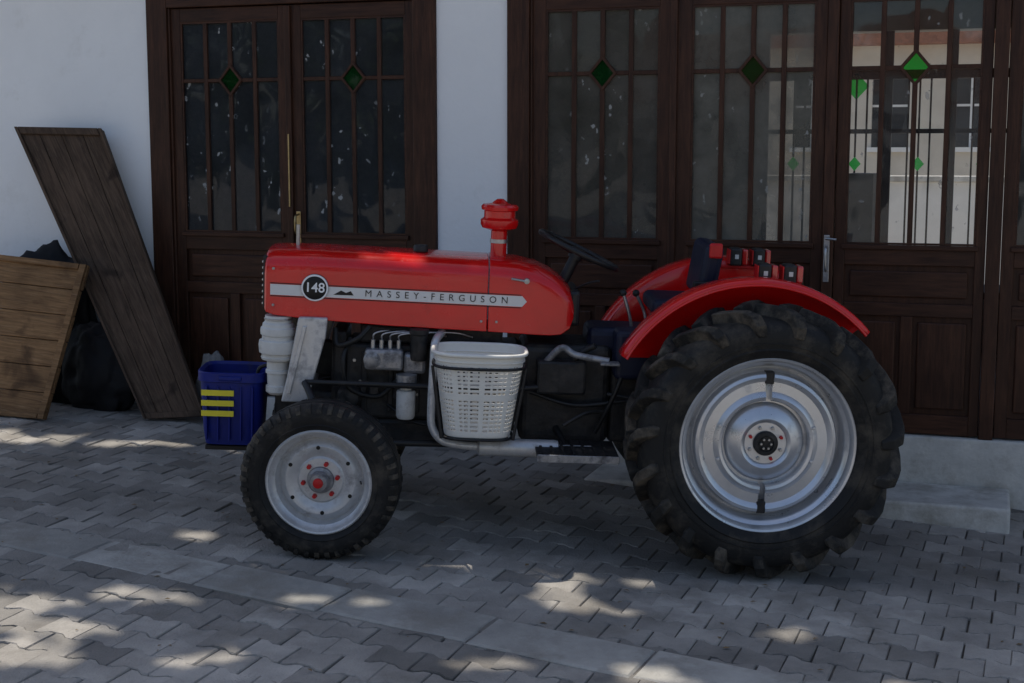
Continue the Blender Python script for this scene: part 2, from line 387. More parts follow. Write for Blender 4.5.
tube('lever_handle',[(-.812,-.03,1.6),(-.812,-.07,1.6),(-.75,-.075,1.595)],.008,M['steel'],B)
tube('bolt_rod',[(-4.478,-.016,1.75),(-4.478,-.016,2.25)],.006,M['brass'],B)
# interior room with back windows
YB=4.3; ZW=3.2
mb=MB(); mb.box(-12,6,YB,YB+.25,-.6,.9); mb.box(-12,6,YB,YB+.25,ZW,HT); mb.box(-12,-1.875,YB,YB+.25,.9,ZW); mb.box(.325,6,YB,YB+.25,.9,ZW)
mb.make('back_wall',M['room'],B)
box('side_wall_1',-12,-11.75,.3,YB,-.6,HT,M['room'],B,bevel=0); box('side_wall_2',5.75,6,.3,YB,-.6,HT,M['room'],B,bevel=0)
box('room_floor',-11.75,5.75,.3,YB,.2,.38,M['floor'],B,bevel=0); box('room_ceiling',-11.75,5.75,.3,YB,3.45,3.6,M['room'],B,bevel=0)
mb=MB()
for k in range(1,5):
    a=-2.425+.55*k; c=a+.55; m_=(a+c)/2; zc=2.03
    mb.box(a,a+.04,YB+.05,YB+.1,.9,ZW); mb.box(c-.04,c,YB+.05,YB+.1,.9,ZW)
    mb.box(a+.04,c-.04,YB+.05,YB+.1,2.3,2.34); mb.box(a+.04,c-.04,YB+.05,YB+.1,2.78,2.86)
    for x in (a+.18,c-.18): mb.box(x-.008,x+.008,YB+.06,YB+.09,.9,2.78)
    mb.box(m_-.008,m_+.008,YB+.06,YB+.09,.9,zc-.06); mb.box(m_-.008,m_+.008,YB+.06,YB+.09,zc+.06,2.78)
    mesh('back_window_diamond',[(m_-.055,YB+.07,zc),(m_,YB+.07,zc-.065),(m_+.055,YB+.07,zc),(m_,YB+.07,zc+.065)],[(0,1,2,3)],M['g_green'],B)
    if k==2: mesh('back_window_diamond_top',[(m_-.11,YB+.045,2.72),(m_,YB+.045,2.60),(m_+.11,YB+.045,2.72),(m_,YB+.045,2.84)],[(0,1,2,3)],M['g_green'],B)
mb.make('back_window_frame',M['doorv'],B)
box('inside_table',-1.2,.4,2.0,2.7,1.06,1.11,M['doorh'],B)
for x in (-1.15,.33): box('inside_table_leg',x,x+.05,2.05,2.1,.38,1.06,M['doorv'],B)
box('inside_cabinet',-1.05,-.82,3.6,4.2,.38,1.95,M['room'],B)
# tiled roof
mb=MB(); n=60
for k in range(n):
    x0=-12.3+18.6*k/n; x1=x0+18.6/n*.96
    mb.add([(x0,-.28,3.60),(x1,-.28,3.60),(x1,2.5,4.4),(x0,2.5,4.4),(x0,-.28,3.66),((x0+x1)/2,-.28,3.70),(x1,-.28,3.66),(x1,2.5,4.46),((x0+x1)/2,2.5,4.50),(x0,2.5,4.46)],
      [(0,3,2,1),(0,1,6,5,4),(4,5,8,9),(5,6,7,8),(2,3,9,8,7),(1,2,7,6),(0,4,9,3)])
    mb.add([(x0,2.5,4.4),(x1,2.5,4.4),(x1,4.9,3.65),(x0,4.9,3.65),(x0,2.5,4.47),(x1,2.5,4.47),(x1,4.9,3.72),(x0,4.9,3.72)],BF)
mb.make('tiled_roof',M['tiles'],B)
# yard wall and the house behind the yard
Yd=empty('garden_wall',(2.71,8.5,0),(0,0,R(-18.5)))
box('wall',-14,10,11.5,11.75,-.5,1.75,M['house'],Yd,bevel=.01); box('coping',-14,10,11.44,11.81,1.75,1.83,M['plinth'],Yd,bevel=.01)
Yh=empty('yard_house',(2.71,8.5,0),(0,0,R(-18.5)))
mb=MB(); wx=[-4.6+1.35*k for k in range(7)]
mb.box(-6,6,17,17.3,-.5,2.25); mb.box(-6,6,17,17.3,3.55,4.0); mb.box(-6,wx[0],17,17.3,2.25,3.55)
for k,x in enumerate(wx): mb.box(x+.62,(wx[k+1] if k<6 else 6),17,17.3,2.25,3.55)
mb.box(-6,6,17.31,21,-.5,4.0)
mb.make('walls',M['ochre'],Yh)
mb=MB()
for x in wx: mb.box(x,x+.62,17.12,17.2,2.25,3.55)
mb.make('windows',M['black'],Yh)
mb=MB()
for x in wx:
    mb.box(x+.29,x+.33,17.08,17.115,2.25,3.55); mb.box(x,x+.29,17.08,17.115,2.95,2.99); mb.box(x+.33,x+.62,17.08,17.115,2.95,2.99)
    mb.box(x-.06,x+.68,16.93,16.995,2.17,2.25)
mb.make('window_frames',M['house'],Yh)
prism('roof',[(-6.4,4.0),(6.4,4.0),(5.4,5.4),(-5.4,5.4)],16.7,21.3,M['tiles'],Yh)

# ------------------------------------------------------------ house across the street
H=empty('white_house',(-6,-14,0))
hz=-.9
mb=MB()
mb.box(-7,7,-.3,0,hz,1.0); mb.box(-7,7,-.3,0,2.7,3.6)
mb.box(-7,-6.1,-.3,0,1.0,2.7)
for k in range(7):
    x=-6.1+1.9*k; mb.box(x+1.0,x+1.9,-.3,0,1.0,2.7)
mb.box(-7,7,-5,-.31,hz,3.6)
mb.make('walls',M['house'],H)
mb=MB(); 
for k in range(7):
    x=-6.1+1.9*k; mb.box(x,x+1.0,-.28,-.2,1.0,2.7)
mb.make('windows',M['black'],H)
prism('roof',[(-7.4,3.6),(7.4,3.6),(6.2,5.0),(-6.2,5.0)],-5.3,.4,M['tiles'],H)

# ------------------------------------------------------------ trees
S=Vector((-.20,.25,.95)).normalized()
def leafcards(cards):
    V=[];F=[]
    for c,s in cards:
        a=Vector((random.gauss(0,.8),random.gauss(0,.8),random.gauss(0,1))).normalized()
        b=a.orthogonal().normalized(); b=Matrix.Rotation(random.uniform(0,6.28),3,a)@b
        w=a.cross(b); b0=len(V)
        for (u,t) in ((-1,0),(-.35,-.55),(.45,-.5),(1,.05),(.4,.55),(-.45,.5)):
            V.append(c+b*(u*s)+w*(t*s)+a*(random.uniform(-.15,.15)*s))
        F.append(tuple(range(b0,b0+6)))
    return V,F
def grow(name,root,branches,cards):
    T_=empty(name,root)
    r=Vector(root)
    for i,(pts,r0,r1) in enumerate(branches):
        P=smoothpath([Vector(p)-r for p in pts],6)
        tube('trunk' if i==0 else 'limb_%d'%i,P,[r0+(r1-r0)*k/(len(P)-1) for k in range(len(P))],M['bark'],T_,n=10)
    V,F=leafcards([(c-r,s) for c,s in cards]); mesh('foliage',V,F,M['leaf'],T_)
# unseen crown shaped to screen the sun, gaps cut where flecks light the paving
holes=[(-.22,6.98,.22,.04),(.10,6.86,.26,.05),(.40,6.62,.14,.04),(.05,6.60,.12,.03),(.42,6.40,.22,.04),(-.13,5.72,.16,.03),(.55,5.60,.14,.04),(.62,6.75,.08,.03),
 (-1.67,6.36,.18,.03),(-2.22,6.2,.18,.07),(-1.63,7.24,.12,.03),(-1.95,5.90,.22,.05),(-2.40,5.95,.24,.10),(-2.05,5.6,.30,.07),(-1.3,5.6,.14,.03),(1.25,6.15,.10,.03),(-1.15,6.85,.10,.02),(1.6,5.6,.12,.03),(-.75,6.35,.10,.02),(-2.9,6.6,.12,.03)]
cards=[]
while len(cards)<12000:
    g=Vector((random.uniform(-4.3,4.3),random.uniform(5.0,8.9),0))
    z=random.uniform(7.2,10.2)
    c=g+S*(z/S.z)
    s=random.uniform(.12,.23); ok=True
    zz=zg(g.x,g.y); gx=g.x+S.x/S.z*zz; gy=g.y+S.y/S.z*zz
    for hx_,hy_,rx,ry in holes:
        k_=random.uniform(.55,.85)
        dx=(gx-hx_)/(rx+s*k_); dy=(gy-hy_)/(ry+s*k_)
        if dx*dx+dy*dy<1: ok=False;break
    if ok: cards.append((c,s))
for i in range(2500):
    cards.append((Vector((random.gauss(-1.6,2.0),random.gauss(13.2,1.6),random.gauss(9.4,1.2))),random.uniform(.15,.3)))
grow('plane_tree',(-1.2,16.2,.0),[
 ([(-1.2,16.2,-.1),(-1.1,16.1,3),(-1.3,15.6,5.6),(-1.2,14.8,7.6)],.34,.22),
 ([(-1.2,14.9,7.4),(-1.6,13,8.6),(-2.4,10.3,9.2),(-2.8,8.2,9.2)],.17,.05),
 ([(-1.2,15.0,7.2),(.3,13.2,8.4),(1.0,10.7,9.0),(1.5,8.6,9.2)],.16,.05),
 ([(-1.25,15.3,6.8),(-3.4,14.3,8.4),(-4.6,12.0,9.3),(-5.0,10,9.4)],.15,.05),
 ([(-1.2,14.9,7.5),(-1,14.5,9),(-.8,14.3,10.4)],.12,.04)],cards)
for k,(x,y) in enumerate([(-16,-11),(-21,-13),(-26,-11),(-32,-9),(8,-14)]):
    cards=[]
    for i in range(1000):
        th=random.uniform(0,6.28); u=random.uniform(-1,1); rr=random.uniform(.5,1)**.5
        c=Vector((x+math.cos(th)*math.sqrt(1-u*u)*rr*3.2,y+math.sin(th)*math.sqrt(1-u*u)*rr*3.2,4.3+u*rr*3.4))
        c+=Vector((noise.noise(c*.6),noise.noise(c*.6+Vector((9,9,9))),0))*.8
        cards.append((c,random.uniform(.24,.48)))
    grow('street_tree' if k==0 else 'street_tree.%03d'%k,(x,y,zg(x,y)-.1),[([(x,y,zg(x,y)-.1),(x+.1,y,2),(x,y+.1,4)],.2,.1),([(x,y,3),(x+1,y+.6,4.6)],.1,.04),([(x,y,3),(x-1.1,y-.4,4.8)],.1,.04)],cards)

# ------------------------------------------------------------ tractor
yaw=R(2.2)
T0=empty('tractor',(1.200,7.73,zg(1.200,7.73)))
T0.rotation_mode='QUATERNION'
nz=Vector((SL,-.04,1)).normalized(); xa=Vector((math.cos(yaw),math.sin(yaw),0)); xa=(xa-nz*xa.dot(nz)).normalized(); ya=nz.cross(xa)
T0.rotation_quaternion=Matrix((xa,ya,nz)).transposed().to_quaternion()
P_=T0
# hood ------------------------------------------------
def section(zb,zt,hw):
    rz,ry=.085,.12; pts=[]
    for t in (0,.3,.6,.85,1): pts.append((-hw,zb+(zt-rz-zb)*t))
    for k in range(1,6):
        a=k/5*math.pi/2; pts.append((-hw+ry*(1-math.cos(a)),zt-rz+rz*math.sin(a)))
    pts[-1]=(-hw+ry,zt)
    pts.append((-.06,zt+.006)); 
    return pts+[(-y,z) for y,z in reversed(pts)]
def loft(name,st,mat):
    v=[];f=[]
    for x,zb,zt,hw in st:
        s=section(zb,zt,hw); n=len(s); v+=[(x,y,z) for y,z in s]
    for i in range(len(st)-1):
        for k in range(n):
            l=(k+1)%n; f.append((i*n+k,(i+1)*n+k,(i+1)*n+l,i*n+l))
    f.append(tuple(range(n))); f.append(tuple(range(len(st)*n-1,(len(st)-1)*n-1,-1)))
    o=mesh(name,v,f,mat,P_,smooth=32,bevel=.004)
    import bmesh
    bm=bmesh.new(); bm.from_mesh(o.data); bmesh.ops.recalc_face_normals(bm,faces=bm.faces); bm.to_mesh(o.data); bm.free()
loft('hood',[(x,a,b-.030,c) for x,a,b,c in [(-2.548,1.192,1.515,.225),(-2.538,1.180,1.528,.24),(-2.50,1.168,1.534,.25),(-2.3,1.150,1.538,.252),(-1.9,1.130,1.531,.252),(-1.39,1.117,1.520,.252)]],M['red'])
loft('hood_rear',[(x,a,b-.030,c) for x,a,b,c in [(-1.384,1.117,1.522,.253),(-1.24,1.112,1.514,.253),(-1.14,1.108,1.495,.253),(-1.06,1.107,1.460,.252),(-1.0,1.112,1.42,.249),(-.955,1.145,1.375,.243),(-.935,1.20,1.33,.228)]],M['red'])
box('hood_nose_band',-2.558,-2.53,-.215,.215,1.20,1.47,M['black'],P_)
for k in range(8): box('grille_bar',-2.565,-2.559,-.2,.2,1.215+.031*k,1.225+.031*k,M['silver'],P_,bevel=.001)
box('grille_lower',-2.50,-2.44,-.10,.22,.95,1.165,M['black'],P_)
sy=-.2555; dz_=-.016
prism('decal_stripe',[(-2.515,1.290+dz_),(-1.21,1.270+dz_),(-1.185,1.298+dz_),(-1.21,1.326+dz_),(-2.515,1.346+dz_)],sy,-.2525,M['stripe'],P_,bevel=0)
for z0,z1 in ((1.286,1.266),(1.353,1.333)):
    z0+=dz_; z1+=dz_
    prism('decal_line',[(-2.515,z0-.0035),(-1.215,z1-.0035),(-1.215,z1),(-2.515,z0)],sy-.0006,-.2525,M['ink'],P_,bevel=0)
bz=1.318
lathe('number_badge',[(0,-.268),(.062,-.268),(.069,-.264),(.071,-.2525)],M['ink'],P_,(-2.285,0,bz),40)
lathe('badge_ring',[(.061,-.268),(.061,-.271),(.067,-.271),(.070,-.266)],M['whited'],P_,(-2.285,0,bz),40)
def text(name,s,size,x,y,z,mat,sp=1.0,bold=0,shear=0):
    c=bpy.data.curves.new(name,'FONT'); c.body=s; c.size=size; c.space_character=sp; c.extrude=.0006; c.offset=bold; c.align_x='CENTER'; c.align_y='CENTER'; c.shear=shear
    c.materials.append(mat); o=bpy.data.objects.new(name,c); finish(o,P_,(x,y,z),(R(90),R(0.9),0)); return o
text('badge_number','148',.070,-2.285,-.2695,bz,M['whited'],bold=.0008)
text('hood_lettering','MASSEY-FERGUSON',.048,-1.655,sy-.001,1.306+dz_,M['ink'],sp=1.95,bold=0)
prism('decal_emblem',[(-2.19,1.300+dz_),(-2.15,1.324+dz_),(-2.125,1.312+dz_),(-2.10,1.322+dz_),(-2.085,1.300+dz_)],sy-.001,-.2525,M['ink'],P_,bevel=0)
lathe('fuel_cap',[(0,.035),(.035,.033),(.04,.02),(.04,0)],M['black'],P_,(-1.75,-.05,1.505),24,axis='z')
tube('hood_latch',[(-1.27,-.258,1.40),(-1.20,-.262,1.39)],.006,M['steel'],P_)
lathe('latch_button',[(0,-.268),(.014,-.266),(.016,-.252)],M['steel'],P_,(-1.19,0,1.39),16)
for x,z in ((-2.50,1.22),(-1.42,1.17),(-1.34,1.17),(-2.50,1.41)): lathe('hood_screw',[(0,-.258),(.006,-.257),(.008,-.252)],M['steel'],P_,(x,0,z),10)
tube('radiator_cap_post',[(-2.40,-.02,1.50),(-2.40,-.02,1.62)],.010,M['steel'],P_)
# pre-cleaner
lathe('air_precleaner',[(r,z-.032) for r,z in [(0,1.525),(.043,1.525),(.043,1.655),(.060,1.662),(.092,1.672),(.101,1.69),(.101,1.715),(.090,1.722),(.084,1.728),(.084,1.762),(.098,1.768),(.101,1.785),(.090,1.797),(.045,1.803),(.035,1.812),(.018,1.825),(0,1.827)]],M['red'],P_,(-1.335,0,0),40,axis='z')
lathe('precleaner_clamp',[(.044,1.56),(.048,1.56),(.048,1.58),(.044,1.58)],M['steel'],P_,(-1.335,0,0),40,axis='z')
# steering
wc=Vector((-.905,0,1.535)); tilt=R(24)
nrm=Vector((math.sin(tilt),0,math.cos(tilt))); ux=Vector((math.cos(tilt),0,-math.sin(tilt))); uy=Vector((0,1,0))
ring=[wc+ux*math.cos(a)*.225+uy*math.sin(a)*.225 for a in [2*math.pi*k/48 for k in range(48)]]
tube('steering_wheel',ring,.015,M['black'],P_,n=10,closed=True)
for a in (R(90),R(210),R(330)):
    tube('steering_spoke',[wc-nrm*.03,wc-nrm*.02+(ux*math.cos(a)+uy*math.sin(a))*.1,wc+(ux*math.cos(a)+uy*math.sin(a))*.222],.009,M['black'],P_)
tube('steering_column',[wc-nrm*.02,wc-nrm*.38],.03,M['black'],P_); tube('steering_hub',[wc+nrm*.005,wc-nrm*.05],.04,M['black'],P_,n=20)
box('dash_panel',-.96,-.90,-.2,.2,1.15,1.34,M['black'],P_,bevel=.02)
tube('throttle_lever',smoothpath([(-.92,-.1,1.34),(-.86,-.17,1.38),(-.81,-.22,1.40)]),.006,M['black'],P_)
# engine -------------------------------------------------
box('engine_block',-2.12,-1.2,-.19,.19,.62,1.02,M['engine'],P_,bevel=.02)
box('cylinder_head',-2.05,-1.3,-.16,.16,1.02,1.12,M['engine'],P_,bevel=.015)
box('oil_sump',-2.05,-1.25,-.16,.16,.47,.62,M['engine'],P_,bevel=.03)
box('timing_cover',-2.2,-2.12,-.17,.17,.6,1.08,M['engine'],P_,bevel=.02)
lathe('fan_pulley',[(0,0),(.09,0),(.1,.01),(.085,.02),(.1,.03),(.09,.04),(0,.04)],M['engine'],P_,(-2.24,0,.9),30)
for k in range(6):
    x=-2.04+.14*k; box('block_rib',x,x+.03,-.205,-.192,.66,.98,M['engine'],P_,bevel=.006)
box('injection_pump',-2.02,-1.82,-.30,-.2,.90,1.01,M['alu'],P_,bevel=.018,seg=3)
lathe('pump_flange',[(0,-.31),(.03,-.31),(.045,-.30),(.045,-.2)],M['alu'],P_,(-1.98,0,.955),24)
for k in range(4):
    tube('pump_barrel',[(-1.98+.045*k,-.25,1.0),(-1.98+.045*k,-.25,1.055)],.012,M['steel'],P_)
    tube('fuel_line',smoothpath([(-1.98+.045*k,-.25,1.05),(-1.97+.05*k,-.26,1.09),(-1.9+.11*k,-.22,1.10),(-1.88+.14*k,-.17,1.07)]),.005,M['steel'],P_,n=8)
box('pump_gear_case',-1.82,-1.70,-.27,-.19,.88,.99,M['alu'],P_,bevel=.02)
lathe('fuel_filter',[(0,-.05),(.04,-.045),(.045,-.03),(.045,.09),(.05,.095),(.05,.12),(0,.125)],M['engine'],P_,(-1.74,-.26,1.0),24,axis='z')
lathe('oil_filter',[(0,-.085),(.042,-.08),(.050,-.065),(.050,.06),(.045,.07),(.03,.075),(.03,.11)],M['cream'],P_,(-1.80,-.27,.725),32,axis='z')
lathe('oil_filter_head',[(0,.0),(.055,0),(.055,.05),(0,.06)],M['alu'],P_,(-1.80,-.27,.83),24,axis='z')
tube('hose_1',smoothpath([(-2.1,-.2,1.05),(-2.13,-.28,.95),(-2.1,-.27,.8),(-1.95,-.24,.75),(-1.85,-.24,.84)]),.012,M['hose'],P_)
tube('hose_2',smoothpath([(-1.7,-.2,1.02),(-1.62,-.27,.98),(-1.55,-.25,.8),(-1.4,-.22,.7)]),.010,M['hose'],P_)
tube('hose_3',smoothpath([(-1.9,-.2,.7),(-1.75,-.25,.62),(-1.5,-.24,.6),(-1.3,-.22,.66)]),.009,M['hose'],P_)
tube('hose_4',smoothpath([(-2.18,-.2,1.1),(-2.16,-.25,1.02),(-2.06,-.27,1.06),(-2.0,-.24,1.12)]),.014,M['hose'],P_)
lathe('alternator',[(0,-.07),(.05,-.065),(.065,-.04),(.065,.05),(.05,.07),(0,.07)],M['engine'],P_,(-2.1,-.2,.74),30)
for k in range(16):
    x=random.uniform(-2.1,-1.25); z=random.uniform(.66,1.0)
    lathe('bolt_head',[(0,-.205),(.009,-.205),(.011,-.19)],M['steel'],P_,(x,0,z),6)
for k in range(7):
    x=random.uniform(-2.0,-1.3); z=random.uniform(.7,.95)
    box('casting_boss',x,x+random.uniform(.05,.12),-.235,-.19,z,z+random.uniform(.04,.09),M['engine'],P_,bevel=.012)
# silver front support and brackets
for s,nm in ((-1,'front_support_arm'),(1,'front_support_arm_far')):
    prism(nm,[(-2.365,1.165),(-2.215,1.165),(-2.225,1.06),(-2.315,.715),(-2.45,.715),(-2.42,.85)],min(s*.285,s*.245),max(s*.285,s*.245),M['silver2'],P_,bevel=.008)
    prism(nm+'_web',[(-2.34,1.12),(-2.32,1.12),(-2.40,.76),(-2.42,.76)],min(s*.300,s*.287),max(s*.300,s*.287),M['silver2'],P_,bevel=.004)
    lathe('headlamp_body',[(r,z-.012) for r,z in [(0,1.17),(.070,1.17),(.072,1.135),(.082,1.128),(.084,1.112),(.092,1.105),(.094,1.088),(.092,1.070),(.085,1.065),(.085,1.045),(.099,1.038),(.102,1.015),(.099,.975),(.086,.970),(.086,.955),(.090,.950),(.086,.938),(.066,.932),(.058,.925),(.058,.885),(.064,.880),(.064,.865),(.056,.86),(.054,.80),(.062,.795),(.062,.765),(.045,.75),(0,.745)]],M['cream'],P_,(-2.478,s*.19,0),40,axis='z')
    tube('lamp_strap',[(-2.478+.072*math.cos(t),s*.19+.072*math.sin(t),1.14) for t in [2*math.pi*k/28 for k in range(28)]],.005,M['steel'],P_,n=6,closed=True)
box('front_bolster',-2.50,-2.15,-.15,.15,.50,.75,M['engine'],P_,bevel=.03)
tube('front_axle_beam',[(-2.22,-.50,.55),(-2.22,-.2,.60),(-2.22,.2,.60),(-2.22,.50,.55)],.045,M['black'],P_,n=8)
for s in (-1,1):
    tube('king_pin',[(-2.21,s*.5,.66),(-2.20,s*.5,.38)],.032,M['black'],P_)
    tube('stub_axle',[(-2.20,s*.5,.400),(-2.20,s*.62,.400)],.03,M['black'],P_)
    tube('steering_arm',smoothpath([(-2.21,s*.5,.66),(-2.15,s*.44,.67),(-2.05,s*.38,.68)]),.016,M['black'],P_)
tube('drag_link',[(-2.32,-.36,.84),(-2.0,-.34,.835),(-1.3,-.30,.82),(-1.05,-.28,.84)],.015,M['black'],P_)
tube('drag_arm',smoothpath([(-2.32,-.36,.84),(-2.28,-.42,.78),(-2.22,-.5,.67)]),.018,M['black'],P_)
tube('radius_rod',[(-2.2,-.45,.55),(-1.2,-.2,.50)],.018,M['black'],P_)
tube('radius_rod_far',[(-2.2,.45,.55),(-1.2,.2,.50)],.018,M['black'],P_)
# transmission and rear axle
box('clutch_housing',-1.2,-.72,-.2,.2,.52,1.05,M['engine'],P_,bevel=.04,seg=3)
box('gearbox',-.72,-.25,-.17,.17,.52,.98,M['engine'],P_,bevel=.03,seg=3)
box('rear_housing',-.27,.25,-.22,.22,.45,1.08,M['engine'],P_,bevel=.04,seg=3)
tube('rear_axle',[(0,-.6,.68),(0,-.42,.68),(0,-.22,.68),(0,.22,.68),(0,.42,.68),(0,.6,.68)],[.07,.08,.15,.15,.08,.07],M['engine'],P_,n=24)
box('transmission_cover',-.85,-.35,-.16,.16,1.0,1.14,M['navy'],P_,bevel=.04,seg=3)
box('side_toolbox',-1.12,-.86,-.30,-.205,.80,.98,M['engine'],P_,bevel=.015)
box('footplate',-1.12,-.70,-.60,-.25,.535,.55,M['engine'],P_,bevel=.004)
box('footplate_far',-1.12,-.70,.25,.60,.535,.55,M['engine'],P_,bevel=.004)
for k in range(7): box('footplate_tread',-1.10+.055*k,-1.085+.055*k,-.58,-.27,.5515,.557,M['engine'],P_,bevel=.002)
box('footplate_edge',-1.12,-.70,-.612,-.602,.515,.555,M['alu'],P_,bevel=.003)
tube('footplate_bracket',[(-1.0,-.2,.6),(-.95,-.35,.53),(-.8,-.5,.53)],.018,M['black'],P_)
def lever(pts,r=.009,mat='steel',knob=True):
    tube('lever',smoothpath(pts),r,M[mat],P_)
    if knob: 
        p=pts[-1]; lathe('lever_knob',[(0,-.02),(.014,-.014),(.02,0),(.014,.014),(0,.02)],M['black'],P_,p,16)
lever([(-.95,-.24,.95),(-.88,-.27,1.03),(-.82,-.30,1.07)],.016,'engine',False)
lever([(-1.1,-.25,.93),(-1.0,-.3,1.05),(-.92,-.32,1.02),(-.75,-.36,1.0)],.018,'alu',False)
lever([(-.75,-.3,.72),(-.86,-.36,.72),(-.98,-.40,.66)],.010,'engine',False)
lever([(-.8,-.28,.60),(-.72,-.34,.80),(-.66,-.34,.98)],.013,'black',False)
lever([(-.6,-.05,1.1),(-.62,-.06,1.2),(-.66,-.06,1.32)]); lever([(-.5,.08,1.1),(-.52,.1,1.2),(-.57,.1,1.30)]); 
lever([(-1.15,-.23,.8),(-.9,-.26,.74),(-.55,-.28,.78),(-.3,-.3,.7)],.012,'black',False)
box('brake_pedal',-.80,-.70,-.42,-.35,.985,1.0,M['alu'],P_,bevel=.004)
box('battery_box',-.72,-.42,-.36,-.18,.90,1.16,M['navy'],P_,bevel=.03,seg=3)
tube('brake_rod',[(-.75,-.33,.82),(-.2,-.36,.75)],.010,M['engine'],P_)
# exhaust
tube('exhaust_pipe',smoothpath([(-1.62,-.20,1.10),(-1.655,-.30,1.06),(-1.66,-.34,.95),(-1.665,-.36,.72),(-1.655,-.37,.62),(-1.60,-.38,.555),(-1.50,-.38,.535),(-1.40,-.38,.53)]),.021,M['silver2'],P_,n=16)
lathe('muffler',[(0,0),(.025,0),(.045,.012),(.047,.03),(.047,.40),(.043,.42),(.022,.43),(.022,.60),(0,.60)],M['silver2'],P_,None,28).matrix_local=Matrix.Translation((-1.42,-.38,.53))@Matrix.Rotation(R(-90),4,'Z')
# basket in wire holder ----------------------------------
def rr(a,b,n,e=3.2):
    out=[]
    for k in range(n):
        t=2*math.pi*k/n; c,s=math.cos(t),math.sin(t)
        out.append((a*math.copysign(abs(c)**(2/e),c),b*math.copysign(abs(s)**(2/e),s)))
    return out
bc=Vector((-1.425,-.42,.615)); nb=144; rows=39; V=[];F=[]; bh=.43
for j in range(rows+1):
    t=j/rows; a=.168+.062*t; b=.125+.05*t
    for x,y in rr(a,b,nb): V.append((x,y,bh*t))
for j in range(rows):
    for k in range(nb):
        band=(j<3 or j>=rows-5 or j in (18,19,20))
        if not band and (j%2==1) and (k%3 in (1,2)) and (k%24 not in (1,2)): continue
        F.append((j*nb+k,j*nb+(k+1)%nb,(j+1)*nb+(k+1)%nb,(j+1)*nb+k))
F.append(tuple(range(nb)))
mesh('basket_body',V,F,M['plastic_w'],P_,loc=bc,rot=(0,0,0),solid=.004)
tube('basket_rim',[(bc.x+x,bc.y+y,bc.z+bh+.002) for x,y in rr(.238,.183,64)],.011,M['plastic_w'],P_,n=8,closed=True)
tube('basket_rim_low',[(bc.x+x,bc.y+y,bc.z+bh-.035) for x,y in rr(.228,.172,64)],.006,M['plastic_w'],P_,n=8,closed=True)
tube('basket_holder_ring',[(bc.x+x,bc.y+y,bc.z+bh-.065) for x,y in rr(.236,.182,64)],.008,M['black'],P_,n=8,closed=True)
tube('basket_holder_base',[(bc.x+x,bc.y+y,bc.z-.008) for x,y in rr(.180,.137,64)],.008,M['black'],P_,n=8,closed=True)
for x,y in ((1,-.35),(-1,-.35),(-1,.4),(1,.4)):
    tube('basket_holder_bar',[(bc.x+x*.238,bc.y+y*.3,bc.z+bh-.065),(bc.x+x*.183,bc.y+y*.3,bc.z-.01)],.008,M['black'],P_)
for x in (-.1,.1): tube('basket_holder_strut',[(bc.x+x,bc.y+.13,bc.z-.008),(bc.x+x,-.15,bc.z-.008)],.010,M['black'],P_)
# blue container on the nose ------------------------------
cx=-2.725; zo=-.022; V=[];F=[]
prof=[(.465,.125,.12),(.47,.145,.14),(.54,.155,.15),(.81,.170,.165),(.815,.182,.178),(.86,.182,.178),(.865,.175,.17),(.85,.162,.158),(.62,.152,.145)]
n=48
for z,a,b in prof:
    for x,y in rr(a,b,n,5): V.append((cx+x,-.03+y,z+zo))
for j in range(len(prof)-1):
    for k in range(n): F.append((j*n+k,j*n+(k+1)%n,(j+1)*n+(k+1)%n,(j+1)*n+k))
F.append(tuple(range(n-1,-1,-1))); F.append(tuple(range((len(prof)-1)*n,len(prof)*n)))
mesh('blue_container',V,F,M['blue'],P_,smooth=35)
for k in range(5): box('container_rib',cx-.13+.06*k,cx-.12+.06*k,-.203,-.17,.50+zo,.79+zo,M['blue'],P_,bevel=.003)
box('container_grip',cx-.06,cx+.06,-.222,-.205,.825+zo,.848+zo,M['blue'],P_,bevel=.006)
for k in range(3): box('yellow_tape_%d'%k,-2.875,-2.705,-.212,-.204,.632+.055*k+zo,.662+.055*k+zo,M['yellow'],P_,bevel=.001)
tube('container_strap',smoothpath([(-2.6,-.1,.81),(-2.58,-.1,.86),(-2.5,-.1,.88)]),.01,M['black'],P_)
box('container_carrier',-2.87,-2.43,-.12,.12,.405,.430,M['black'],P_)
# seat -----------------------------------------------------
box('seat_cushion',-.52,-.20,-.22,.22,1.22,1.31,M['navy'],P_,bevel=.035,seg=4)
o=box('seat_back',-.27,-.17,-.21,.21,1.32,1.61,M['navy'],P_,bevel=.035,seg=4); o.rotation_euler=(0,R(8),0)
tube('seat_post',[(-.3,0,1.2),(-.2,0,1.05)],.035,M['black'],P_)
box('seat_frame',-.50,-.12,-.16,.16,1.185,1.215,M['red2'],P_,bevel=.006)
box('seat_back_bracket',-.24,-.17,-.235,-.213,1.54,1.62,M['red2'],P_,bevel=.012)
box('seat_arm',-.32,-.12,-.255,-.222,1.38,1.42,M['black'],P_,bevel=.01)
